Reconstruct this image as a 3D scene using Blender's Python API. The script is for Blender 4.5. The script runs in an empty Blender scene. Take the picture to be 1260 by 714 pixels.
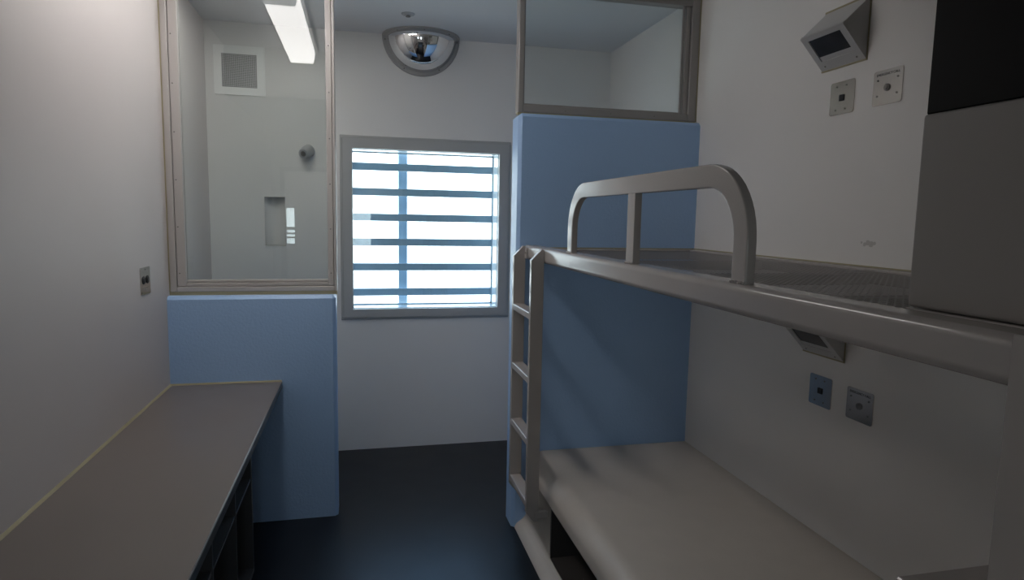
import bpy, bmesh, math, random
from mathutils import Vector, Matrix
random.seed(4)
SC = bpy.context.scene
COL = SC.collection
PI = math.pi

# ------------------------------------------------------------ materials
def s2l(c):
    return tuple(((x/255)/12.92 if x/255 <= .04045 else ((x/255+.055)/1.055)**2.4) for x in c)

def mat(name, col, rough=.5, metal=0., spec=.5, bump=0., bscale=60., mottling=0., mscale=4., coat=0., rvar=0.):
    m = bpy.data.materials.new(name); m.use_nodes = True
    nt = m.node_tree; N = nt.nodes; L = nt.links
    b = N['Principled BSDF']
    b.inputs['Base Color'].default_value = (*col, 1)
    b.inputs['Roughness'].default_value = rough
    b.inputs['Metallic'].default_value = metal
    b.inputs['Specular IOR Level'].default_value = spec
    b.inputs['Coat Weight'].default_value = coat
    tc = N.new('ShaderNodeTexCoord')
    if bump:
        n = N.new('ShaderNodeTexNoise'); n.inputs['Scale'].default_value = bscale; n.inputs['Detail'].default_value = 3
        L.new(tc.outputs['Object'], n.inputs['Vector'])
        bp = N.new('ShaderNodeBump'); bp.inputs['Strength'].default_value = bump; bp.inputs['Distance'].default_value = .004
        L.new(n.outputs['Fac'], bp.inputs['Height']); L.new(bp.outputs['Normal'], b.inputs['Normal'])
    if mottling or rvar:
        n2 = N.new('ShaderNodeTexNoise'); n2.inputs['Scale'].default_value = mscale; n2.inputs['Detail'].default_value = 2
        L.new(tc.outputs['Object'], n2.inputs['Vector'])
        if mottling:
            mr = N.new('ShaderNodeMapRange')
            mr.inputs['From Min'].default_value = .1; mr.inputs['From Max'].default_value = .9
            mr.inputs['To Min'].default_value = 1-mottling; mr.inputs['To Max'].default_value = 1+mottling
            L.new(n2.outputs['Fac'], mr.inputs['Value'])
            mx = N.new('ShaderNodeVectorMath'); mx.operation = 'SCALE'
            mx.inputs[0].default_value = col
            L.new(mr.outputs['Result'], mx.inputs['Scale']); L.new(mx.outputs['Vector'], b.inputs['Base Color'])
        if rvar:
            mr = N.new('ShaderNodeMapRange')
            mr.inputs['From Min'].default_value = .1; mr.inputs['From Max'].default_value = .9
            mr.inputs['To Min'].default_value = max(.02, rough-rvar); mr.inputs['To Max'].default_value = rough+rvar
            L.new(n2.outputs['Fac'], mr.inputs['Value']); L.new(mr.outputs['Result'], b.inputs['Roughness'])
    return m

def glass_mat(name, tint, rough=0., refl=.045):
    m = bpy.data.materials.new(name); m.use_nodes = True
    nt = m.node_tree; N = nt.nodes; L = nt.links
    N.remove(N['Principled BSDF'])
    out = N['Material Output']
    t = N.new('ShaderNodeBsdfTransparent'); t.inputs['Color'].default_value = (*tint, 1)
    g = N.new('ShaderNodeBsdfGlossy'); g.inputs['Roughness'].default_value = rough
    lw = N.new('ShaderNodeLayerWeight'); lw.inputs['Blend'].default_value = .5
    p = N.new('ShaderNodeMath'); p.operation = 'POWER'; p.inputs[1].default_value = 5
    a = N.new('ShaderNodeMath'); a.operation = 'MULTIPLY_ADD'; a.inputs[1].default_value = .95; a.inputs[2].default_value = refl
    mx = N.new('ShaderNodeMixShader')
    L.new(lw.outputs['Facing'], p.inputs[0]); L.new(p.outputs[0], a.inputs[0]); L.new(a.outputs[0], mx.inputs['Fac'])
    L.new(t.outputs[0], mx.inputs[1]); L.new(g.outputs[0], mx.inputs[2]); L.new(mx.outputs[0], out.inputs['Surface'])
    return m

def emit_mat(name, col, st):
    m = bpy.data.materials.new(name); m.use_nodes = True
    b = m.node_tree.nodes['Principled BSDF']
    b.inputs['Base Color'].default_value = (.8, .8, .8, 1)
    b.inputs['Emission Color'].default_value = (*col, 1); b.inputs['Emission Strength'].default_value = st
    return m

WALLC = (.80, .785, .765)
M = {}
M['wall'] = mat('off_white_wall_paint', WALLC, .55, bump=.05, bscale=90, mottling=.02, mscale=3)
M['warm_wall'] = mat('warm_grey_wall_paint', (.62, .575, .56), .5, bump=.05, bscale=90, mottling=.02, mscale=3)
M['ceil'] = mat('ceiling_paint', (.78, .785, .80), .6, bump=.05, bscale=90)
M['blue'] = mat('pale_blue_gloss_paint', (.39, .59, .90), .34, bump=.5, bscale=75)
M['floor'] = mat('black_rubber_floor', (.007, .0085, .012), .34, spec=.42, bump=.06, bscale=300, rvar=.05, mscale=6)
M['steel_paint'] = mat('warm_grey_enamel', (.46, .425, .405), .17, bump=.03, bscale=130)
M['bunk_base'] = mat('warm_grey_moulded_shell', (.60, .555, .50), .42, bump=.04, bscale=160, mottling=.04, mscale=9)
M['alu'] = mat('cream_grey_frame_enamel', (.50, .47, .45), .32)
M['frame_shade_grey'] = mat('shaded_frame_enamel', (.33, .315, .30), .3)  # cream frame enamel with shade mixed into the colour; soffit reuses the grey
M['locker'] = mat('grey_locker_paint', (.30, .275, .26), .55)
M['win_frame'] = mat('grey_window_frame_enamel', (.44, .445, .44), .35, bump=.06, bscale=80)
M['reveal'] = mat('white_window_lining', (.70, .76, .78), .18)
M['bar'] = mat('blue_grey_bar_enamel', (.34, .46, .56), .45)
M['desk'] = mat('brown_grey_worktop', (.20, .172, .158), .33, spec=.5, mottling=.08, mscale=3, rvar=.08)
M['desk_edge'] = mat('worktop_edge', (.07, .072, .075), .35, metal=.2)
M['dark_steel'] = mat('dark_grey_cabinet_steel', (.085, .085, .088), .42, mottling=.05)
M['lip'] = mat('bright_steel_lip', (.6, .6, .62), .25, metal=.9)
M['sealant'] = mat('yellowed_sealant', (.36, .32, .20), .5)
M['stainless'] = mat('brushed_stainless', (.62, .58, .54), .16, metal=1.)
M['screw'] = mat('screw_head_steel', (.22, .21, .20), .35, metal=.8)
M['black'] = mat('black_plastic', (.008, .008, .009), .4)
M['chrome'] = mat('mirror_chrome', (.86, .86, .87), .03, metal=1.)
M['rim'] = mat('grey_mirror_rim', (.36, .35, .34), .4)
M['white_enamel'] = mat('light_grey_enamel', (.52, .52, .52), .4, bump=.04, bscale=120)
M['dark_lens'] = mat('dark_lens', (.035, .035, .038), .25, mottling=.3, mscale=14)
M['mesh'] = mat('dark_perforated_steel', (.19, .178, .168), .42)
M['chromed'] = mat('dull_chrome', (.50, .51, .52), .38, metal=.6)
M['ink'] = mat('black_engraving', (.02, .02, .02), .6)
M['black_panel'] = mat('black_panel', (.003, .003, .003), .55, spec=.12)
M['smudge'] = mat('grey_scuff', (.56, .545, .525), .7)
M['glass'] = glass_mat('clear_polycarbonate', (.93, .95, .94), refl=.055)
M['winglass'] = glass_mat('window_glass', (.90, .95, .96))
M['diffuser'] = emit_mat('lit_diffuser', (1., .955, .93), 10.0)
M['diffuser_warm'] = emit_mat('lit_warm_diffuser', (1., .93, .87), 6.0)
M['diffuser_shower'] = emit_mat('lit_shower_diffuser', (1., .99, .95), 14.0)
M['cap'] = emit_mat('translucent_end_cap', (1., .97, .94), 2.0)
M['vent_white'] = mat('white_vent_enamel', (.92, .92, .90), .45)
M['recess'] = mat('dark_brown_steel_liner', (.055, .050, .047), .35)
M['duct'] = mat('dark_duct', (.03, .03, .03), .8)

# ------------------------------------------------------------ mesh helpers
def B(): return bmesh.new()

def box(bm, lo, hi, bev=0., seg=2):
    r = bmesh.ops.create_cube(bm, size=1)
    vs = r['verts']
    for v in vs:
        v.co = Vector([lo[i] + (v.co[i]+.5)*(hi[i]-lo[i]) for i in range(3)])
    if bev:
        es = list({e for v in vs for e in v.link_edges})
        bmesh.ops.bevel(bm, geom=es, offset=bev, segments=seg, affect='EDGES', profile=.5)
    return bm

def cyl(bm, p0, p1, r0, r1=None, seg=20, cap=True):
    p0 = Vector(p0); p1 = Vector(p1); r1 = r0 if r1 is None else r1
    d = p1-p0
    q = d.to_track_quat('Z', 'Y').to_matrix()
    A = []; C = []
    for k in range(seg):
        a = 2*PI*k/seg
        o = Vector((math.cos(a), math.sin(a), 0))
        A.append(bm.verts.new(p0+q@(o*r0))); C.append(bm.verts.new(p1+q@(o*r1)))
    for k in range(seg):
        j = (k+1) % seg
        bm.faces.new((A[k], A[j], C[j], C[k]))
    if cap:
        bm.faces.new(A[::-1]); bm.faces.new(C)
    return bm

def prism(bm, pts, axis, a, b, bev=0., cap=True):
    """extrude a closed 2-D outline (the two other axes in order) along axis from a to b"""
    o = [i for i in range(3) if i != axis]
    def mk(p, t):
        c = [0, 0, 0]; c[o[0]], c[o[1]], c[axis] = p[0], p[1], t
        return bm.verts.new(c)
    A = [mk(p, a) for p in pts]; C = [mk(p, b) for p in pts]
    n = len(pts); fs = []
    for k in range(n):
        j = (k+1) % n
        fs.append(bm.faces.new((A[k], A[j], C[j], C[k])))
    if cap:
        fs.append(bm.faces.new(A[::-1])); fs.append(bm.faces.new(C))
    bmesh.ops.recalc_face_normals(bm, faces=fs)
    if bev:
        es = list({e for f in fs for e in f.edges})
        bmesh.ops.bevel(bm, geom=es, offset=bev, segments=2, affect='EDGES', profile=.5)
    return bm

def sweep(bm, path, prof, closed=False):
    """path: (pos, u, w) frames; prof: closed outline in (u, w)"""
    rings = [[bm.verts.new(p+u*a+w*b) for a, b in prof] for p, u, w in path]
    n = len(prof)
    for r0, r1 in zip(rings, rings[1:]):
        for k in range(n):
            j = (k+1) % n
            bm.faces.new((r0[k], r0[j], r1[j], r1[k]))
    bm.faces.new(rings[0][::-1]); bm.faces.new(rings[-1])
    bmesh.ops.recalc_face_normals(bm, faces=bm.faces[:])
    return bm

def rrect(w, h, r, seg=4):
    pts = []
    for cx, cy, a0 in ((w/2-r, h/2-r, 0), (-w/2+r, h/2-r, 90), (-w/2+r, -h/2+r, 180), (w/2-r, -h/2+r, 270)):
        for k in range(seg+1):
            a = math.radians(a0+90*k/seg)
            pts.append((cx+r*math.cos(a), cy+r*math.sin(a)))
    return pts

def xform(bm, Mx, start=0):
    bm.verts.ensure_lookup_table()
    bmesh.ops.transform(bm, matrix=Mx, verts=bm.verts[start:])

OFF = {}
def obj(name, bm, m, parent=None, loc=None, smooth=True, ang=35):
    me = bpy.data.meshes.new(name)
    off = OFF[parent.name] if parent else Vector(loc or (0, 0, 0))
    bmesh.ops.translate(bm, verts=bm.verts, vec=-off)
    bm.normal_update()
    if smooth:
        th = math.radians(ang)
        for f in bm.faces: f.smooth = True
        for e in bm.edges:
            if len(e.link_faces) == 2 and e.calc_face_angle(0) > th: e.smooth = False
    bm.to_mesh(me); bm.free()
    me.materials.append(M[m])
    o = bpy.data.objects.new(name, me); COL.objects.link(o)
    if parent: o.parent = parent
    else: o.location = off
    OFF[o.name] = off
    if smooth:
        wn = o.modifiers.new('weighted_normals', 'WEIGHTED_NORMAL'); wn.keep_sharp = True; wn.weight = 100
    return o

def tag(o, label, cat, group=None):
    o['label'] = label; o['category'] = cat
    if group: o['group'] = group
    return o

def thing(name, label, cat, loc, group=None):
    o = bpy.data.objects.new(name, None); COL.objects.link(o)
    o.empty_display_size = .05
    o.location = loc; OFF[o.name] = Vector(loc)
    return tag(o, label, cat, group)

def struct(name, bm, m, parent=None, loc=None):
    o = obj(name, bm, m, parent, loc, smooth=False)
    if not parent: o['kind'] = 'structure'
    return o

def copy_tree(o, dv, label=None, parent=None):
    c = o.copy(); COL.objects.link(c)
    if parent: c.parent = parent
    else:
        c.location = o.location + Vector(dv)
        if label: c['label'] = label
    for ch in o.children: copy_tree(ch, dv, None, c)
    return c

def screws(parent, pts, nrm, r=.004, h=.002, m='screw', name='screw'):
    for p in pts:
        p = Vector(p); n = Vector(nrm).normalized()
        obj(name, cyl(B(), p-n*.001, p+n*h, r, r*.75, 12), m, parent)

# ------------------------------------------------------------ dimensions (metres)
XL, XR, YB, ZC = -.923, 1.72, 4.40, 2.769
YR = -.36                    # rear wall with the doorway the view comes through
YC = -2.20                   # far wall of the corridor behind
WX0, WX1, WZ0, WZ1 = -.053, .930, .976, 2.036     # window opening
NX0, NX1, NZ0, NZ1 = -.597, -.472, 1.397, 1.708   # shower niche

def grid_wall(axis, t0, t1, us, vs, holes):
    """boxes filling a wall, leaving the holes (u0,u1,v0,v1) open; axis = thickness axis"""
    bm = B()
    for i in range(len(us)-1):
        for j in range(len(vs)-1):
            uc, vc = (us[i]+us[i+1])/2, (vs[j]+vs[j+1])/2
            if any(h[0] < uc < h[1] and h[2] < vc < h[3] for h in holes): continue
            if axis == 1: box(bm, (us[i], t0, vs[j]), (us[i+1], t1, vs[j+1]))
            else: box(bm, (t0, us[i], vs[j]), (t1, us[i+1], vs[j+1]))
    return bm

# ------------------------------------------------------------ room shell
struct('floor', box(B(), (-2.4, YC-.1, -.1), (3.0, YB+.1, 0)), 'floor')
struct('ceiling', box(B(), (-2.4, YC-.1, ZC), (3.0, YB+.1, ZC+.1)), 'ceil')
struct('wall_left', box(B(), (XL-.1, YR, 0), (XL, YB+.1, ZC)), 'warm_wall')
struct('wall_right', box(B(), (XR, YR, 0), (XR+.1, YB+.1, ZC)), 'wall')
struct('wall_back', grid_wall(1, YB, YB+.1, [XL, NX0, NX1, WX0, WX1, XR], [0, WZ0, NZ0, NZ1, WZ1, ZC],
       [(WX0, WX1, WZ0, WZ1), (NX0, NX1, NZ0, NZ1)]), 'wall')
DX0, DX1, DZ = -.835, .62, 2.10
struct('wall_rear', grid_wall(1, YR-.12, YR, [-2.3, DX0, DX1, 2.9], [0, DZ, ZC], [(DX0, DX1, 0, DZ)]), 'wall')
# lowered ceiling zone over the entrance
struct('ceiling_soffit', box(B(), (XL, YR, 2.43), (XR, 1.98, ZC), .004), 'frame_shade_grey')
# corridor beyond the doorway, with two tall windows
CW = [(-1.25, -.86, 1.177, 1.70), (-.18, .176, 1.085, 1.73)]
struct('wall_corridor', grid_wall(1, YC-.1, YC, [-2.3, -1.25, -.86, -.18, .176, 2.9], [0, 1.085, 1.177, 1.70, 1.73, ZC], CW), 'wall')
struct('wall_corridor_left', box(B(), (-2.4, YC, 0), (-2.3, YR, ZC)), 'wall')
struct('wall_corridor_right', box(B(), (2.9, YC, 0), (3.0, YR, ZC)), 'wall')
# door lining
bm = B()
box(bm, (DX0, YR-.13, 0), (DX0+.045, YR+.01, DZ)); box(bm, (DX1-.045, YR-.13, 0), (DX1, YR+.01, DZ)); box(bm, (DX0+.045, YR-.13, DZ-.045), (DX1-.045, YR+.01, DZ))
struct('door_1', bm, 'win_frame')
for i, (a, b, c, d) in enumerate(CW):
    bm = B()
    for lo, hi in (((a, c), (b, c+.02)), ((a, d-.02), (b, d)), ((b-.012, c+.02), (b, d-.02)), ((a, c+.02), (a+.012, d-.02))):
        box(bm, (lo[0], YC-.06, lo[1]), (hi[0], YC-.02, hi[1]))
    if i == 0:
        for z0, z1 in ((1.385, 1.425), (1.325, 1.35), (1.27, 1.295)): box(bm, (a, YC-.055, z0), (b, YC-.025, z1))
    w = struct('window_%d' % (i+2), bm, 'win_frame')
    obj('pane', box(B(), (a, YC-.044, c), (b, YC-.038, d)), 'winglass', w)

# half walls
struct('wall_shower', box(B(), (XL-.02, 3.413, -.02), (-.128, 3.56, 1.191), .017, 1), 'blue')
struct('wall_toilet', box(B(), (.752, 3.106, -.02), (XR+.02, 3.255, 2.112), .017, 1), 'blue')

# ------------------------------------------------------------ window
bm = B(); fx0, fx1, fz0, fz1 = -.113, .994, .921, 2.102
for lo, hi in (((fx0, fz0), (fx1, WZ0)), ((fx0, WZ1), (fx1, fz1)), ((fx0, WZ0), (WX0, WZ1)), ((WX1, WZ0), (fx1, WZ1))):
    box(bm, (lo[0], YB-.018, lo[1]), (hi[0], YB, hi[1]))
bmesh.ops.remove_doubles(bm, verts=bm.verts, dist=1e-5)
win = struct('window_1', bm, 'win_frame')
bm = B(); e = .017
for lo, hi in (((fx0-e, fz0-e), (fx1+e, fz0)), ((fx0-e, fz1), (fx1+e, fz1+e)), ((fx0-e, fz0), (fx0, fz1)), ((fx1, fz0), (fx1+e, fz1))):
    box(bm, (lo[0], YB-.008, lo[1]), (hi[0], YB, hi[1]), .003, 1)
obj('window_bead', bm, 'win_frame', win)
obj('pane', box(B(), (WX0, YB+.014, WZ0), (WX1, YB+.024, WZ1)), 'winglass', win)
bm = B(); t = .03; yb = YB+.26
for lo, hi in (((WX0-t, WZ0-t), (WX1+t, WZ0)), ((WX0-t, WZ1), (WX1+t, WZ1+t)), ((WX0-t, WZ0), (WX0, WZ1)), ((WX1, WZ0), (WX1+t, WZ1))):
    box(bm, (lo[0], YB+.1, lo[1]), (hi[0], yb, hi[1]))
    # lining strips inside the wall thickness
lin = [((WX0, WZ0), (WX1, WZ0+.003)), ((WX0, WZ1-.003), (WX1, WZ1)), ((WX0, WZ0), (WX0+.003, WZ1)), ((WX1-.003, WZ0), (WX1, WZ1))]
for lo, hi in lin: box(bm, (lo[0], YB+.025, lo[1]), (hi[0], yb, hi[1]))
obj('window_lining', bm, 'reveal', win)
bm = B(); g = .006
for lo, hi in (((WX0+.003, WZ0+.003), (WX1-.003, WZ0+.003+g)), ((WX0+.003, WZ1-.003-g), (WX1-.003, WZ1-.003)), ((WX1-.003-g, WZ0+.003), (WX1-.003, WZ1-.003))):
    box(bm, (lo[0], YB+.190, lo[1]), (hi[0], YB+.198, hi[1]))
obj('gasket', bm, 'bar', win)
for zc in (1.937, 1.765, 1.590, 1.418, 1.243, 1.065):
    obj('security_bar', box(B(), (WX0-.02, YB+.205, zc-.0255), (WX1+.02, YB+.230, zc+.0255), .003, 1), 'bar', win)
obj('mullion', box(B(), (.264, YB+.30, WZ0-.2), (.326, YB+.36, WZ1+.2), .003, 1), 'bar', win)

# ------------------------------------------------------------ shower glass screen
sy0, sy1 = 3.462, 3.522
t = thing('shower_glass_screen', 'clear glass screen reaching the ceiling, on the low blue wall by the left wall', 'glass screen', (-.53, 3.49, 1.191))
sx0, sx1, sz0, sz1 = XL+.004, -.122, 1.208, ZC
def post(name, x0, x1, sgn):
    bm = B()
    box(bm, (x0, sy0, sz0), (x1, sy1, sz1), .003, 1)
    return obj(name, bm, 'alu', t)
fp = post('frame_post', sx0, sx0+.030, 1)
obj('frame_post', box(B(), (sx1-.014, sy0, sz0), (sx1, sy1, sz1), .003, 1), 'alu', t)
obj('bottom_rail', box(B(), (sx0+.03, sy0, sz0), (sx1-.014, sy1, sz0+.024), .003, 1), 'alu', t)
obj('top_rail', box(B(), (sx0+.03, sy0, sz1-.012), (sx1-.014, sy1, sz1), .002, 1), 'alu', t)
ga, gb, gz = sx0+.074, sx1-.045, sz0+.058
def bead(lo, hi, y0, y1): return box(B(), (lo[0], y0, lo[1]), (hi[0], y1, hi[1]), .004, 2)
lb = obj('glazing_bead', bead((sx0+.032, sz0+.026), (ga, sz1-.012), sy0+.006, 3.487), 'alu', t)
rb = obj('glazing_bead', bead((gb, sz0+.026), (sx1-.016, sz1-.012), sy0+.006, 3.487), 'alu', t)
bm = B(); box(bm, (ga, sy0+.006, sz0+.026), (gb, 3.487, gz-.014), .004, 2); box(bm, (ga, sy0+.014, gz-.013), (gb, 3.487, gz), .004, 2)
obj('glazing_bead', bm, 'alu', t)
bm = B()
for lo, hi in (((sx0+.030, sz0+.024), (ga, sz1-.012)), ((gb, sz0+.024), (sx1-.014, sz1-.012)), ((ga, sz0+.024), (gb, gz))):
    box(bm, (lo[0], 3.497, lo[1]), (hi[0], sy1-.003, hi[1]), .003, 1)
obj('rear_bead', bm, 'alu', t)
obj('pane', box(B(), (ga-.02, 3.488, gz-.02), (gb+.02, 3.496, sz1-.004)), 'glass', t)
zz = [1.30+.229*k for k in range(7)]
screws(t, [(sx0+.044, sy0+.006, z) for z in zz], (0, -1, 0))
screws(t, [(sx1-.030, sy0+.006, z) for z in zz], (0, -1, 0))
bm = B()
box(bm, (XL, sy0-.001, sz0), (XL+.005, sy0+.012, ZC)); box(bm, (XL, sy0+.001, 1.190), (sx1, sy0+.04, sz0))
obj('sealant_bead', bm, 'sealant', t)

# ------------------------------------------------------------ glass screen over the toilet wall
ty0, ty1 = 3.150, 3.212
tx0, tx1, tz0, tz1 = .756, XR-.006, 2.122, ZC
t = thing('toilet_glass_screen', 'clear glass screen in frame darkened for shade on the tall blue wall behind the bunk', 'glass screen', (1.24, 3.18, 2.112))
obj('frame_post', box(B(), (tx0, ty0, tz0), (tx0+.028, ty1, tz1), .003, 1), 'frame_shade_grey', t)
obj('frame_post', box(B(), (tx1-.044, ty0, tz0), (tx1, ty1, tz1), .003, 1), 'frame_shade_grey', t)
obj('bottom_rail', box(B(), (tx0+.028, ty0, tz0), (tx1-.044, ty1, tz0+.036), .003, 1), 'frame_shade_grey', t)
obj('top_rail', box(B(), (tx0+.028, ty0, 2.700), (tx1-.044, ty1, tz1), .003, 1), 'frame_shade_grey', t)
obj('glazing_bead', box(B(), (tx1-.070, ty0+.010, tz0+.036), (tx1-.046, ty0+.030, 2.70), .005, 2), 'frame_shade_grey', t)
obj('glazing_bead', box(B(), (tx1-.088, ty0+.018, tz0+.036), (tx1-.073, ty0+.030, 2.70), .004, 2), 'frame_shade_grey', t)
bm = B(); box(bm, (tx0+.028, ty0+.020, tz0+.036), (tx0+.036, ty0+.03, 2.70), .002, 1); box(bm, (tx0+.036, ty0+.02, tz0+.036), (tx1-.088, ty0+.03, tz0+.046), .002, 1)
obj('glazing_bead', bm, 'frame_shade_grey', t)
obj('pane', box(B(), (tx0+.02, ty0+.031, tz0+.03), (tx1-.05, ty0+.039, 2.71)), 'glass', t)
screws(t, [(x, ty0, tz0+.016) for x in (1.0, 1.24, 1.48)], (0, -1, 0), .003)
bm = B(); box(bm, (XR-.006, ty0+.002, tz0), (XR, ty0+.03, ZC)); box(bm, (tx0, ty0+.003, 2.112), (tx1, ty0+.04, tz0))
obj('sealant_bead', bm, 'sealant', t)

# ------------------------------------------------------------ ceiling light (mirrored in the shower glass)
t = thing('ceiling_light', 'long lit fluorescent ceiling light with white diffuser, seen reflected in the shower glass', 'ceiling light', (-.398, 2.66, ZC))
obj('tray', box(B(), (-.510, 2.02, ZC-.024), (-.286, 3.36, ZC), .004, 1), 'white_enamel', t)
prf = [(-.488, ZC-.024), (-.476, ZC-.092), (-.470, ZC-.098), (-.326, ZC-.098), (-.320, ZC-.092), (-.308, ZC-.024)]
obj('diffuser', prism(B(), prf, 1, 2.04, 3.34), 'diffuser', t)
for y0, y1 in ((2.026, 2.039), (3.341, 3.353)):
    obj('end_cap', prism(B(), [(-.492, ZC-.024), (-.479, ZC-.094), (-.472, ZC-.101), (-.324, ZC-.101), (-.317, ZC-.094), (-.304, ZC-.024)], 1, y0, y1), 'cap', t)
screws(t, [(-.286, y, ZC-.012) for y in (2.2, 2.55, 2.9, 3.2)], (1, 0, 0), .005)

t = thing('corridor_light', 'lit corridor ceiling light behind the doorway', 'ceiling light', (.1, -1.25, ZC))
obj('tray', box(B(), (-.75, -1.40, ZC-.03), (.95, -1.10, ZC), .004, 1), 'white_enamel', t)
obj('diffuser', box(B(), (-.72, -1.385, ZC-.085), (.92, -1.115, ZC-.03), .01, 2), 'diffuser_warm', t)

t = thing('shower_light', 'small square recessed light in the shower ceiling', 'ceiling light', (-.50, 3.70, ZC))
bm = B()
for lo, hi in (((-.65, 3.57), (-.35, 3.59)), ((-.65, 3.81), (-.35, 3.83)), ((-.65, 3.59), (-.63, 3.81)), ((-.37, 3.59), (-.35, 3.81))):
    box(bm, (lo[0], lo[1], ZC-.012), (hi[0], hi[1], ZC))
obj('trim_ring', bm, 'white_enamel', t)
obj('diffuser', box(B(), (-.63, 3.59, ZC-.006), (-.37, 3.81, ZC)), 'diffuser_shower', t)

# ------------------------------------------------------------ dome mirror
mc = Vector((.395, YB, ZC))
t = thing('dome_mirror', 'quarter sphere security mirror with grey rim under the ceiling above the window', 'security mirror', mc)
bm = B(); Rm = .221; na, nb = 40, 20
rows = []
for i in range(nb+1):
    a = PI/2*i/nb                     # 0 at the wall plane, 90 deg at the ceiling plane
    rows.append([bm.verts.new(mc+Vector((Rm*math.cos(PI*j/na), -Rm*math.sin(PI*j/na)*math.sin(a)*.88-.006, -Rm*math.sin(PI*j/na)*math.cos(a)-.002))) for j in range(na+1)])
for i in range(nb):
    for j in range(na):
        bm.faces.new((rows[i][j], rows[i][j+1], rows[i+1][j+1], rows[i+1][j]))
bmesh.ops.remove_doubles(bm, verts=bm.verts, dist=1e-6)
bmesh.ops.recalc_face_normals(bm, faces=bm.faces[:])
obj('mirror_dome', bm, 'chrome', t, ang=80)
def half_ring(r0, r1, th, wall, rim=0.):
    bm = B(); n = 40; prf = [(r0, 0), (r0, th+rim), (r0+.006, th+rim), (r0+.012, th), (r1-.004, th), (r1, th*.5), (r1, 0)]
    rings = []
    for j in range(n+1):
        a = PI*j/n; ring = []
        for r, h in prf:
            x, s = r*math.cos(a), r*math.sin(a)
            ring.append(bm.verts.new(mc+(Vector((x, -h, -s)) if wall else Vector((x, -s*(.88+.1*(r-.217)/.035), -h)))))
        rings.append(ring)
    k = len(prf)
    for j in range(n):
        for i in range(k):
            bm.faces.new((rings[j][i], rings[j+1][i], rings[j+1][(i+1) % k], rings[j][(i+1) % k]))
    bm.faces.new(rings[0]); bm.faces.new(rings[-1][::-1])
    bmesh.ops.recalc_face_normals(bm, faces=bm.faces[:])
    return bm
obj('wall_rim', half_ring(.217, .252, .010, True, .006), 'rim', t)
obj('ceiling_rim', half_ring(.217, .252, .010, False, .006), 'rim', t)
screws(t, [(mc.x+.236*math.cos(a), YB-.010, ZC-.236*math.sin(a)) for a in (math.radians(5), math.radians(60), math.radians(118), math.radians(172))], (0, -1, 0), .006, .003)
screws(t, [(mc.x+.232*math.cos(a), YB-.95*.232*math.sin(a), ZC-.010) for a in (math.radians(45), math.radians(90), math.radians(135))], (0, 0, -1), .006, .003)

# ------------------------------------------------------------ sprinkler
t = thing('sprinkler', 'small steel fire sprinkler rosette on the ceiling in front of the dome mirror', 'sprinkler', (.277, 3.93, ZC))
c = Vector((.277, 3.93, ZC))
obj('escutcheon', cyl(cyl(B(), c, c-Vector((0, 0, .006)), .040, .036, 28), c-Vector((0, 0, .006)), c-Vector((0, 0, .012)), .024, .018, 24), 'chromed', t)
bm = B(); cyl(bm, c-Vector((0, 0, .011)), c-Vector((0, 0, .016)), .012, .009, 16); cyl(bm, c-Vector((0, 0, .016)), c-Vector((0, 0, .018)), .015, .013, 16)
obj('deflector', bm, 'screw', t)

# ------------------------------------------------------------ shower: vent, niche, shower head
def perforated(bm, u0, u1, v0, v1, pu, pv, hole, place, stagger=True, seg=6):
    """flat sheet of cells each with a round hole; place(u, v) -> 3-D point"""
    nu, nv = max(1, round((u1-u0)/pu)), max(1, round((v1-v0)/pv))
    du, dv = (u1-u0)/nu, (v1-v0)/nv
    cache = {}
    def V(u, v):
        k = (round(u, 5), round(v, 5))
        if k not in cache: cache[k] = bm.verts.new(place(u, v))
        return cache[k]
    for i in range(nu):
        for j in range(nv):
            a, b = u0+i*du, v0+j*dv
            cu, cv = a+du/2, b+dv/2
            ring = [(a, b), (a+du/2, b), (a+du, b), (a+du, b+dv/2), (a+du, b+dv), (a+du/2, b+dv), (a, b+dv), (a, b+dv/2)]
            hr = []
            for k in range(8):
                an = math.radians(225+45*k)
                hr.append((cu+math.cos(an)*du*hole*.5, cv+math.sin(an)*dv*hole*.5))
            O = [V(*p) for p in ring]; I = [bm.verts.new(place(*p)) for p in hr]
            for k in range(8):
                l = (k+1) % 8
                bm.faces.new((O[k], O[l], I[l], I[k]))
    return bm

t = thing('ventilation_grille', 'square perforated vent in a white plate high on the back wall behind the shower glass', 'vent', (-.724, YB, 2.331))
vx0, vx1, vz0, vz1 = -.872, -.575, 2.331, 2.627; gx0, gx1, gz0, gz1 = -.827, -.622, 2.377, 2.578
bm = B()
for lo, hi in (((vx0, vz0), (vx1, gz0)), ((vx0, gz1), (vx1, vz1)), ((vx0, gz0), (gx0, gz1)), ((gx1, gz0), (vx1, gz1))):
    box(bm, (lo[0], YB-.008, lo[1]), (hi[0], YB, hi[1]))
obj('vent_plate', bm, 'vent_white', t, smooth=False)
obj('perforated_sheet', perforated(B(), gx0, gx1, gz0, gz1, .0075, .0075, .62, lambda u, v: (u, YB-.006, v)), 'white_enamel', t, smooth=False)
obj('duct_backing', box(B(), (gx0, YB-.002, gz0), (gx1, YB+.001, gz1)), 'duct', t)

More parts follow.
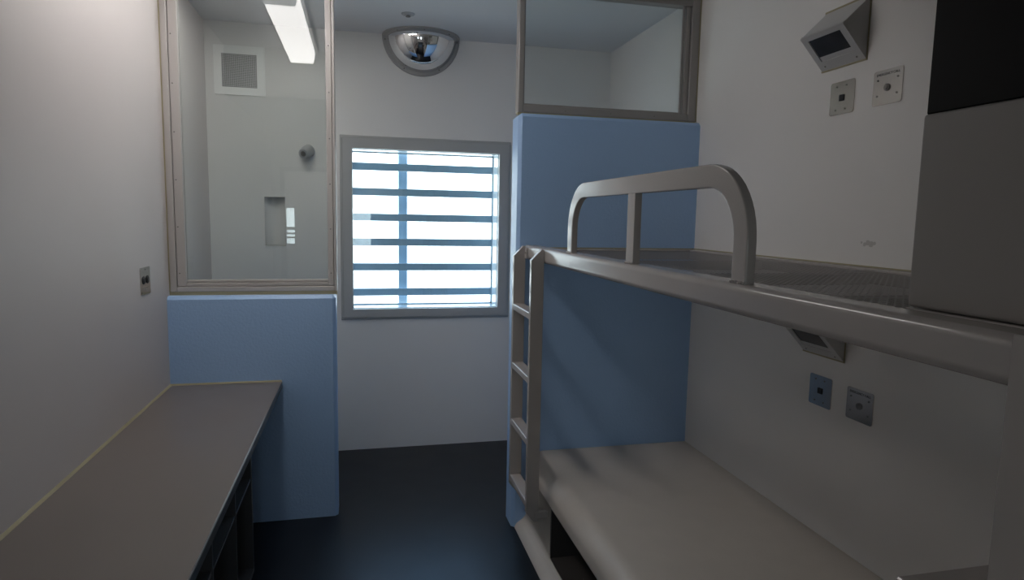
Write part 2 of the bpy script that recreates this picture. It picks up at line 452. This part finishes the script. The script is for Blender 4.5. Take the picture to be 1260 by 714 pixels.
cx, rz = (NX0+NX1)/2, (NX1-NX0)/2
bm = B(); n = 20
arc = [(cx-rz*math.cos(PI*k/n), YB+.055*math.sin(PI*k/n)) for k in range(n+1)]
A = [bm.verts.new((x, y, NZ0)) for x, y in arc]; C = [bm.verts.new((x, y, NZ1)) for x, y in arc]
for k in range(n): bm.faces.new((A[k], A[k+1], C[k+1], C[k]))
bm.faces.new(A[::-1]); bm.faces.new(C)
for (x0, x1) in ((NX0-.004, NX0), (NX1, NX1+.004)): box(bm, (x0, YB-.003, NZ0-.004), (x1, YB+.002, NZ1+.004))
box(bm, (NX0, YB-.003, NZ1), (NX1, YB+.002, NZ1+.004)); box(bm, (NX0, YB-.006, NZ0-.008), (NX1, YB+.002, NZ0), .002, 1)
tag(obj('shower_niche', bm, 'wall', None, (cx, YB, NZ0), ang=40), 'tall white recessed soap niche with curved back in the shower wall', 'niche')

t = thing('shower_fixture', 'small grey metal conical shower head on the back wall behind the shower glass', 'shower head', (-.325, YB, 2.0))
p0 = Vector((-.322, YB, 2.008)); p1 = Vector((-.350, YB-.075, 1.980))
bm = B(); cyl(bm, p0, p0+(p1-p0)*.35, .041, .040, 24, True); cyl(bm, p0+(p1-p0)*.35, p1, .040, .030, 24)
obj('body', bm, 'chromed', t)
dn = (p1-p0).normalized()
obj('nozzle', cyl(cyl(B(), p1-dn*.001, p1+dn*.004, .018, .015, 20), p1+dn*.004, p1+dn*.010, .008, .006, 14), 'screw', t)

# ------------------------------------------------------------ left wall plate
lx = XL
t = thing('switch_plate', 'small steel plate with two round black buttons on the left wall above the worktop', 'switch plate', (lx, 3.10, 1.24))
bm = prism(B(), [(3.10+a, 1.300+b) for a, b in rrect(.131, .120, .008)], 0, lx, lx+.003)
obj('plate', bm, 'stainless', t)
for y in (3.075, 3.125):
    obj('button', cyl(cyl(B(), (lx+.003, y, 1.304), (lx+.006, y, 1.304), .0185, .0165, 24), (lx+.006, y, 1.304), (lx+.008, y, 1.304), .012, .011, 20), 'black', t)
screws(t, [(lx+.003, 3.05, 1.25), (lx+.003, 3.10, 1.35)], (1, 0, 0), .004)
obj('engraving', box(box(B(), (lx+.003, 3.06, 1.268), (lx+.0034, 3.14, 1.271)), (lx+.003, 3.07, 1.261), (lx+.0034, 3.12, 1.263)), 'screw', t)

# ------------------------------------------------------------ right wall plates
def to_mesh_text(txt, size, name):
    cu = bpy.data.curves.new(name, 'FONT'); cu.body = txt; cu.size = size; cu.align_x = 'CENTER'; cu.align_y = 'CENTER'; cu.extrude = .0002
    tmp = bpy.data.objects.new('tmp_text', cu); COL.objects.link(tmp)
    dg = bpy.context.evaluated_depsgraph_get()
    me = bpy.data.meshes.new_from_object(tmp.evaluated_get(dg))
    bpy.data.objects.remove(tmp); bpy.data.curves.remove(cu)
    return me

px = XR
def plate_bm(yc, zc, w, h):
    return prism(B(), [(yc+a, zc+b) for a, b in rrect(w, h, .008)], 0, px-.003, px+.0008)
dz_lo = -1.100
y, z = 2.083, 2.063
t = thing('socket_plate', 'steel plate with small black square socket just below the upper wall light', 'wall plate', (px, y, z-.059), 'steel plates on the right wall')
obj('plate', plate_bm(y, z, .121, .118), 'stainless', t)
obj('socket', box(B(), (px-.0065, y-.012, z-.011), (px-.003, y+.012, z+.011), .001, 1), 'black', t)
screws(t, [(px-.003, y+s, z+q) for s in (-.02, .028) for q in (-.042, .042)], (-1, 0, 0), .0035)
copy_tree(t, (0, .001, dz_lo), 'steel plate with small black square socket, on the wall under the upper bunk')
y, z = 1.873, 2.063
t = thing('call_plate', 'emergency call plate with round button high on the wall above the upper bunk', 'wall plate', (px, y, z-.059), 'steel plates on the right wall')
obj('plate', plate_bm(y, z, .124, .115), 'stainless', t)
obj('call_button', cyl(cyl(B(), (px-.003, y, z-.002), (px-.007, y, z-.002), .0125, .0115, 24), (px-.007, y, z-.002), (px-.010, y, z-.002), .008, .005, 20), 'screw', t)
screws(t, [(px-.003, y+s, z+q) for s in (-.042, .042) for q in (-.026, .026)], (-1, 0, 0), .004)
me = to_mesh_text('EMERGENCY CALL', .0118, 'lettering')
me.transform(Matrix.Translation((-.0032, 0, .043)) @ Matrix(((0, 0, -1, 0), (-1, 0, 0, 0), (0, 1, 0, 0), (0, 0, 0, 1))))
me.materials.append(M['ink'])
o = bpy.data.objects.new('lettering', me); COL.objects.link(o); o.parent = t
o.location = (0, 0, .059)
copy_tree(t, (0, .010, dz_lo), 'emergency call plate with round button, on the wall under the upper bunk')

# ------------------------------------------------------------ reading lights
y0, y1 = 1.978, 2.199; wb, wt, ax, az = 2.174, 2.392, 1.612, 2.288
t = thing('reading_light', 'white wedge shaped wall light with dark window on the right wall above the upper bunk', 'reading light', (XR, (y0+y1)/2, wb), 'reading lights on the right wall')
# slanted face basis: u along -Y (left to right as seen), v from apex down to the wall, n outwards
A0 = Vector((ax, 0, az)); W0 = Vector((XR, 0, wb)); vv = (W0-A0); LV = vv.length; vv.normalize()
nn = Vector((0, -1, 0)).cross(vv); nn = nn if nn.x < 0 else -nn
th = .006
prof = [(XR, wb+.004), (XR, wt), (ax+.004, az+.004), ((A0-nn*th).x, (A0-nn*th).z)]
obj('housing', prism(B(), prof, 1, y0, y1, .003), 'white_enamel', t)
fb = Matrix(((0, vv.x, nn.x, ax), (-1, 0, 0, y1), (0, vv.z, nn.z, az), (0, 0, 0, 1)))
w = y1-y0
bm = B(); a0, a1, b0, b1 = .13*w, .87*w, .12*LV, .72*LV
for lo, hi in (((0, 0), (w, b0)), ((0, b1), (w, LV)), ((0, b0), (a0, b1)), ((a1, b0), (w, b1))):
    box(bm, (lo[0], lo[1], -th), (hi[0], hi[1], 0))
xform(bm, fb)
obj('face_plate', bm, 'white_enamel', t)
bm = box(B(), (a0, b0, -th-.001), (a1, b1, -th+.002)); xform(bm, fb)
obj('window', bm, 'dark_lens', t)
for u in (.14*w, .86*w):
    p = fb @ Vector((u, .86*LV, 0)); obj('screw', cyl(B(), p-nn*.001, p+nn*.002, .004, .003, 12), 'screw', t)
p = Vector((XR-.03, y1-.02, wt-.03)); tn = Vector((-.104, 0, .108)).normalized()
obj('sealant_bead', box(B(), (XR-.004, y0-.003, wb-.001), (XR, y1+.003, wt+.003)), 'sealant', t)
copy_tree(t, (0, -.004, 1.098-wb), 'white wedge shaped wall light with dark window tucked under the upper bunk rail')

# scuff mark on the right wall
bm = B()
for dy, dzz, r in ((0, 0, .010), (.016, .004, .009), (.03, -.002, .007), (-.014, .003, .006), (.045, .004, .004)):
    n = 10; vs = [bm.verts.new((XR-.0006, 1.89+dy+r*math.cos(2*PI*k/n)*(1+.3*math.sin(3*k)), 1.536+dzz+r*1.3*math.sin(2*PI*k/n)*(1+.25*math.cos(5*k)))) for k in range(n)]
    bm.faces.new(vs)
tag(obj('scuff_mark', bm, 'smudge', None, (XR, 1.9, 1.536)), 'small grey scuff mark on the right wall just above the upper bunk', 'stain')

# ------------------------------------------------------------ worktop and shelf unit
zd = .748
t = thing('worktop', 'long brown grey worktop running along the left wall to the low blue wall', 'worktop', (-.66, 1.9, .70))
obj('top', box(B(), (XL+.004, .35, zd-.030), (-.400, 3.409, zd), .0015, 1), 'desk', t)
obj('front_edge', box(B(), (-.400, .35, zd-.032), (-.397, 3.409, zd-.001), .001, 1), 'desk_edge', t)
bm = B()
prism(bm, [(XL, zd-.006), (XL+.009, zd-.006), (XL+.009, zd+.001), (XL+.004, zd+.005), (XL, zd+.007)], 1, .35, 3.413)
prism(bm, [(3.413, zd-.006), (3.402, zd-.006), (3.402, zd+.001), (3.409, zd+.006), (3.413, zd+.007)], 0, XL, -.400)
obj('sealant_bead', bm, 'sealant', t)

ux, ue = -.470, 2.88
t = thing('shelf_unit', 'dark grey steel open shelf unit under the left worktop', 'shelf unit', (-.69, 1.9, 0))
ztop = zd-.032
obj('back_panel', box(B(), (XL+.002, .62, .03), (XL+.010, ue, ztop)), 'dark_steel', t)
obj('plinth', box(B(), (XL+.03, .66, 0), (ux-.05, ue-.04, .030)), 'black', t)
obj('bottom_panel', box(B(), (XL+.010, .62, .030), (ux, ue, .052)), 'dark_steel', t)
yd = [ue-.02, 2.50, 2.11, 1.72, 1.33, .94, .62]
for i, y in enumerate(yd):
    obj('side_panel' if i in (0, len(yd)-1) else 'divider', box(B(), (XL+.010, y, .052), (ux, y+.02 if i in (0, len(yd)-1) else y+.012, ztop)), 'dark_steel', t)
for a, b in zip(yd, yd[1:]):
    s0 = b+(.02 if b == yd[-1] else .012)
    sh = obj('shelf', box(B(), (XL+.010, s0, .448), (ux-.004, a, .464)), 'dark_steel', t)
    obj('shelf_lip', box(B(), (ux-.004, s0, .461), (ux-.002, a, .4655)), 'lip', sh)

# ------------------------------------------------------------ lower bunk (moulded base)
by0, by1 = .628, 3.102
fx = .830
prof = [(XR-.002, 0), (.768, 0), (.770, .012), (.780, .026), (.797, .038), (.813, .049), (.824, .062), (fx, .080), (fx, .10), (fx, .305)]
for k in range(1, 9):
    a = PI/2*k/8
    prof.append((fx+.085*(1-math.cos(a)), .315+.091*math.sin(a)))
prof += [(XR-.002, .406)]
bm = prism(B(), prof, 1, by0, by1)
t = thing('lower_bunk', 'moulded warm grey lower bunk base with rounded front and open storage recess', 'bunk bed', (1.27, 1.85, 0))
shell = obj('shell', bm, 'bunk_base', t, ang=50)
cy0, cy1, cz0, cz1, cd = 1.30, 2.665, .062, .297, .55
cut = obj('tmp_cutter', box(B(), (.70, cy0, cz0), (fx+cd, cy1, cz1)), 'black', t)
md = shell.modifiers.new('b', 'BOOLEAN'); md.operation = 'DIFFERENCE'; md.object = cut; md.solver = 'EXACT'
dg = bpy.context.evaluated_depsgraph_get()
nm = bpy.data.meshes.new_from_object(shell.evaluated_get(dg))
shell.modifiers.clear(); shell.data = nm
bpy.data.objects.remove(cut)
q = .003
bm = B()
x1 = fx+cd
box(bm, (fx+.002, cy0, cz0), (x1, cy1, cz0+q)); box(bm, (fx+.002, cy0, cz1-q), (x1, cy1, cz1))
box(bm, (fx+.002, cy0, cz0+q), (x1, cy0+q, cz1-q)); box(bm, (fx+.002, cy1-q, cz0+q), (x1, cy1, cz1-q)); box(bm, (x1-q, cy0+q, cz0+q), (x1, cy1-q, cz1-q))
rec = obj('storage_recess', bm, 'recess', t)
obj('recess_lip', box(box(B(), (fx-.001, cy0, cz0-.004), (fx+.004, cy1, cz0)), (fx-.001, cy1, cz0-.004), (fx+.003, cy1+.003, cz1)), 'lip', t)
screws(rec, [(fx+.07, cy1-q, .19)], (0, -1, 0), .003)
screws(rec, [(fx+.09, cy1-.20, cz0+q)], (0, 0, 1), .003)

# boxed head end of the lower bunk and its end post
t = thing('bunk_end_box', 'low grey boxed ledge at the near end of the lower bunk', 'bunk end box', (1.27, .72, .406))
obj('box_body', box(B(), (.858, .625, .409), (XR-.003, .822, 1.022), .004, 1), 'steel_paint', t)
obj('box_lid', box(B(), (.852, .622, 1.022), (XR-.003, .828, 1.030), .003, 1), 'steel_paint', t)

# ------------------------------------------------------------ upper bunk
rx0, rx1, rz0, rz1 = .787, .865, 1.403, 1.471
t = thing('upper_bunk', 'grey steel upper bunk with rounded front rail, curved guard hoop and perforated platform', 'bunk bed', (1.25, 1.85, rz0))
P = rrect(rx1-rx0, rz1-rz0, .017, 6)
mid = Vector(((rx0+rx1)/2, 0, (rz0+rz1)/2))
bm = sweep(B(), [(mid+Vector((0, yy, 0)), Vector((1, 0, 0)), Vector((0, 0, 1))) for yy in (.612, 3.100)], P)
fr = obj('front_rail', bm, 'steel_paint', t)
bm = B()
box(bm, (1.672, .62, 1.404), (XR-.002, 3.104, 1.456), .003, 1)
box(bm, (rx1, 3.062, 1.404), (1.672, 3.104, 1.456), .003, 1); box(bm, (rx1, .62, 1.404), (1.672, .66, 1.456), .003, 1)
obj('wall_frame', bm, 'steel_paint', t)
for yy in (1.25, 1.85, 2.45):
    obj('cross_bar', box(B(), (rx1, yy-.02, 1.402), (1.672, yy+.02, 1.438), .003, 1), 'steel_paint', t)
obj('perforated_platform', perforated(B(), rx1-.002, 1.674, .66, 3.064, .020, .020, .66, lambda u, v: (u, v, 1.447)), 'mesh', t, smooth=False)
obj('sealant_bead', box(box(B(), (XR-.004, .62, 1.455), (XR, 3.104, 1.460)), (rx1, 3.102, 1.455), (XR-.004, 3.106, 1.460)), 'sealant', t)
obj('head_plate', box(B(), (rx1-.004, .628, 1.4485), (1.672, .866, 1.4712), .002, 1), 'steel_paint', t)
# guard hoop: flat bar 55 x 24 mm in the plane of the rail
ya, yb2, zt, rad, hw, ht = 1.222, 2.452, 1.738, .175, .055, .024
xc = .800+ht/2
path = []
def fr_at(p, ang):       # ang: outward normal direction in the YZ plane
    return (Vector((xc, p[0], p[1])), Vector((0, math.cos(ang), math.sin(ang))), Vector((1, 0, 0)))
rc = rad-hw/2
path.append(fr_at((ya+hw/2, rz1-.004), PI))
for k in range(13):
    a = PI-PI/2*k/12
    path.append(fr_at((ya+rad+rc*math.cos(a), zt-rad+rc*math.sin(a)), a))
for k in range(13):
    a = PI/2-PI/2*k/12
    path.append(fr_at((yb2-rad+rc*math.cos(a), zt-rad+rc*math.sin(a)), a))
path.append(fr_at((yb2-hw/2, rz1-.004), 0))
hoop = obj('guard_hoop', sweep(B(), path, rrect(hw, ht, .004, 3)), 'steel_paint', t, ang=40)
obj('guard_post', box(B(), (.800, 1.812, rz1-.004), (.824, 1.866, zt-hw+.002), .003, 2), 'steel_paint', t)
for y in (ya+hw/2, 1.839, yb2-hw/2):           # weld beads
    bm = B()
    for k in range(6):
        bmesh.ops.create_icosphere(bm, subdivisions=1, radius=.0042, matrix=Matrix.Translation((.799, y-.025+.010*k, rz1+.001+.001*(k % 2))))
    obj('weld_bead', bm, 'steel_paint', t)

obj('end_post', box(B(), (.7862, .42, 0), (.850, .626, 1.4725), .002, 1), 'steel_paint', t)
obj('foot_plate', box(B(), (.775, .40, 0), (.852, .600, .010), .002, 1), 'steel_paint', t)

# head-end cupboard above the bunk
t = thing('overhead_locker', 'tall grey locker over the bunk head with a plain lower panel and black upper door', 'locker', (1.29, .5, 1.474))
pxx, pye = .8665, .868
obj('locker_body', box(B(), (pxx+.020, .02, 1.4725), (XR-.002, pye-.004, 2.428), .003, 1), 'locker', t)
obj('front_panel', box(B(), (pxx, .02, 1.4725), (pxx+.020, pye, 1.778), .006, 3), 'locker', t)
obj('upper_door', box(B(), (pxx+.005, .02, 1.7782), (pxx+.020, pye-.001, 2.428), .002, 1), 'black_panel', t)

# ------------------------------------------------------------ ladder
lx0, lx1 = .727, .785
t = thing('bunk_ladder', 'grey steel four rung ladder fixed to the far end of the upper bunk rail', 'ladder', (.756, 2.91, .215))
zb, ztp = .215, 1.468
for yc in (3.068, 2.735):
    prof = [(lx0, zb+.045), (lx0+.038, zb), (lx1, zb), (lx1, ztp), (lx1-.012, ztp), (lx0, ztp-.048)]
    obj('stile', prism(B(), prof, 1, yc-.014, yc+.014, .002), 'steel_paint', t)
for z in (1.185, .892, .604, .311):
    prof = [(lx0, z-.030), (lx0+.006, z-.032), (lx1-.004, z-.010), (lx1-.004, z), (lx0+.003, z), (lx0, z-.003)]
    obj('rung', prism(B(), prof, 1, 2.749, 3.054, .0012), 'steel_paint', t)
for yc in (3.04, 2.765):
    br = obj('rail_bracket', box(B(), (lx1-.004, yc-.022, 1.408), (lx1+.0015, yc+.022, 1.462), .001, 1), 'steel_paint', t)
    screws(br, [(lx1-.004, yc-.004, 1.437)], (-1, 0, 0), .007, .004)
    obj('foot_bracket', box(B(), (lx1-.02, yc-.045, .228), (.829, yc-.020, .262), .002, 1), 'steel_paint', t)

# ------------------------------------------------------------ light
w = bpy.data.worlds.new('sky'); SC.world = w; w.use_nodes = True
nt = w.node_tree; bg = nt.nodes['Background']
tc = nt.nodes.new('ShaderNodeTexCoord'); sx = nt.nodes.new('ShaderNodeSeparateXYZ'); mr = nt.nodes.new('ShaderNodeMapRange')
mr.inputs['From Min'].default_value = -.6; mr.inputs['From Max'].default_value = .3
mr.inputs['To Min'].default_value = 8.0; mr.inputs['To Max'].default_value = 4.4      # the sky is brighter on the corridor side
cr = nt.nodes.new('ShaderNodeValToRGB')           # white haze near the horizon, blue higher up
cr.color_ramp.elements[0].position = .14; cr.color_ramp.elements[0].color = (.93, .985, 1., 1)
cr.color_ramp.elements[1].position = .42; cr.color_ramp.elements[1].color = (.38, .62, 1., 1)
nt.links.new(sx.outputs['Z'], cr.inputs[0]); nt.links.new(cr.outputs[0], bg.inputs['Color'])
nt.links.new(tc.outputs['Generated'], sx.inputs[0]); nt.links.new(sx.outputs['Y'], mr.inputs['Value']); nt.links.new(mr.outputs[0], bg.inputs['Strength'])
def portal(name, loc, rot, sx, sy):
    l = bpy.data.lights.new(name, 'AREA'); l.shape = 'RECTANGLE'; l.size = sx; l.size_y = sy
    l.cycles.is_portal = True
    o = bpy.data.objects.new(name, l); COL.objects.link(o); o.location = loc; o.rotation_euler = rot
portal('window_portal', ((WX0+WX1)/2, YB+.262, (WZ0+WZ1)/2), (-PI/2, 0, 0), WX1-WX0, WZ1-WZ0)
for a, b, c, d in CW: portal('corridor_portal', ((a+b)/2, YC-.11, (c+d)/2), (PI/2, 0, 0), b-a, d-c)

# ------------------------------------------------------------ camera
cd_ = bpy.data.cameras.new('camera'); cam = bpy.data.objects.new('camera', cd_); COL.objects.link(cam)
cd_.sensor_width = 36; cd_.lens = 792.2401/1260*36; cd_.clip_start = .02
r = Vector((0.97363145, -0.22738832, 0.01834005)); u = Vector((0.0076512, 0.11289806, 0.99357712)); f = Vector((0.22799839, 0.9672376, -0.11166089))
mw = Matrix((( r.x, u.x, -f.x, 0), (r.y, u.y, -f.y, 0), (r.z, u.z, -f.z, 1.6043), (0, 0, 0, 1)))
cam.matrix_world = mw
SC.camera = cam
SC.view_settings.view_transform = 'Standard'; SC.view_settings.look = 'None'
SC.view_settings.exposure = 0.0; SC.view_settings.gamma = 1; SC.view_settings.use_curve_mapping = False
SC.cycles.max_bounces = 12; SC.cycles.transparent_max_bounces = 16
SC.cycles.sample_clamp_indirect = 6
SC.cycles.use_denoising = True
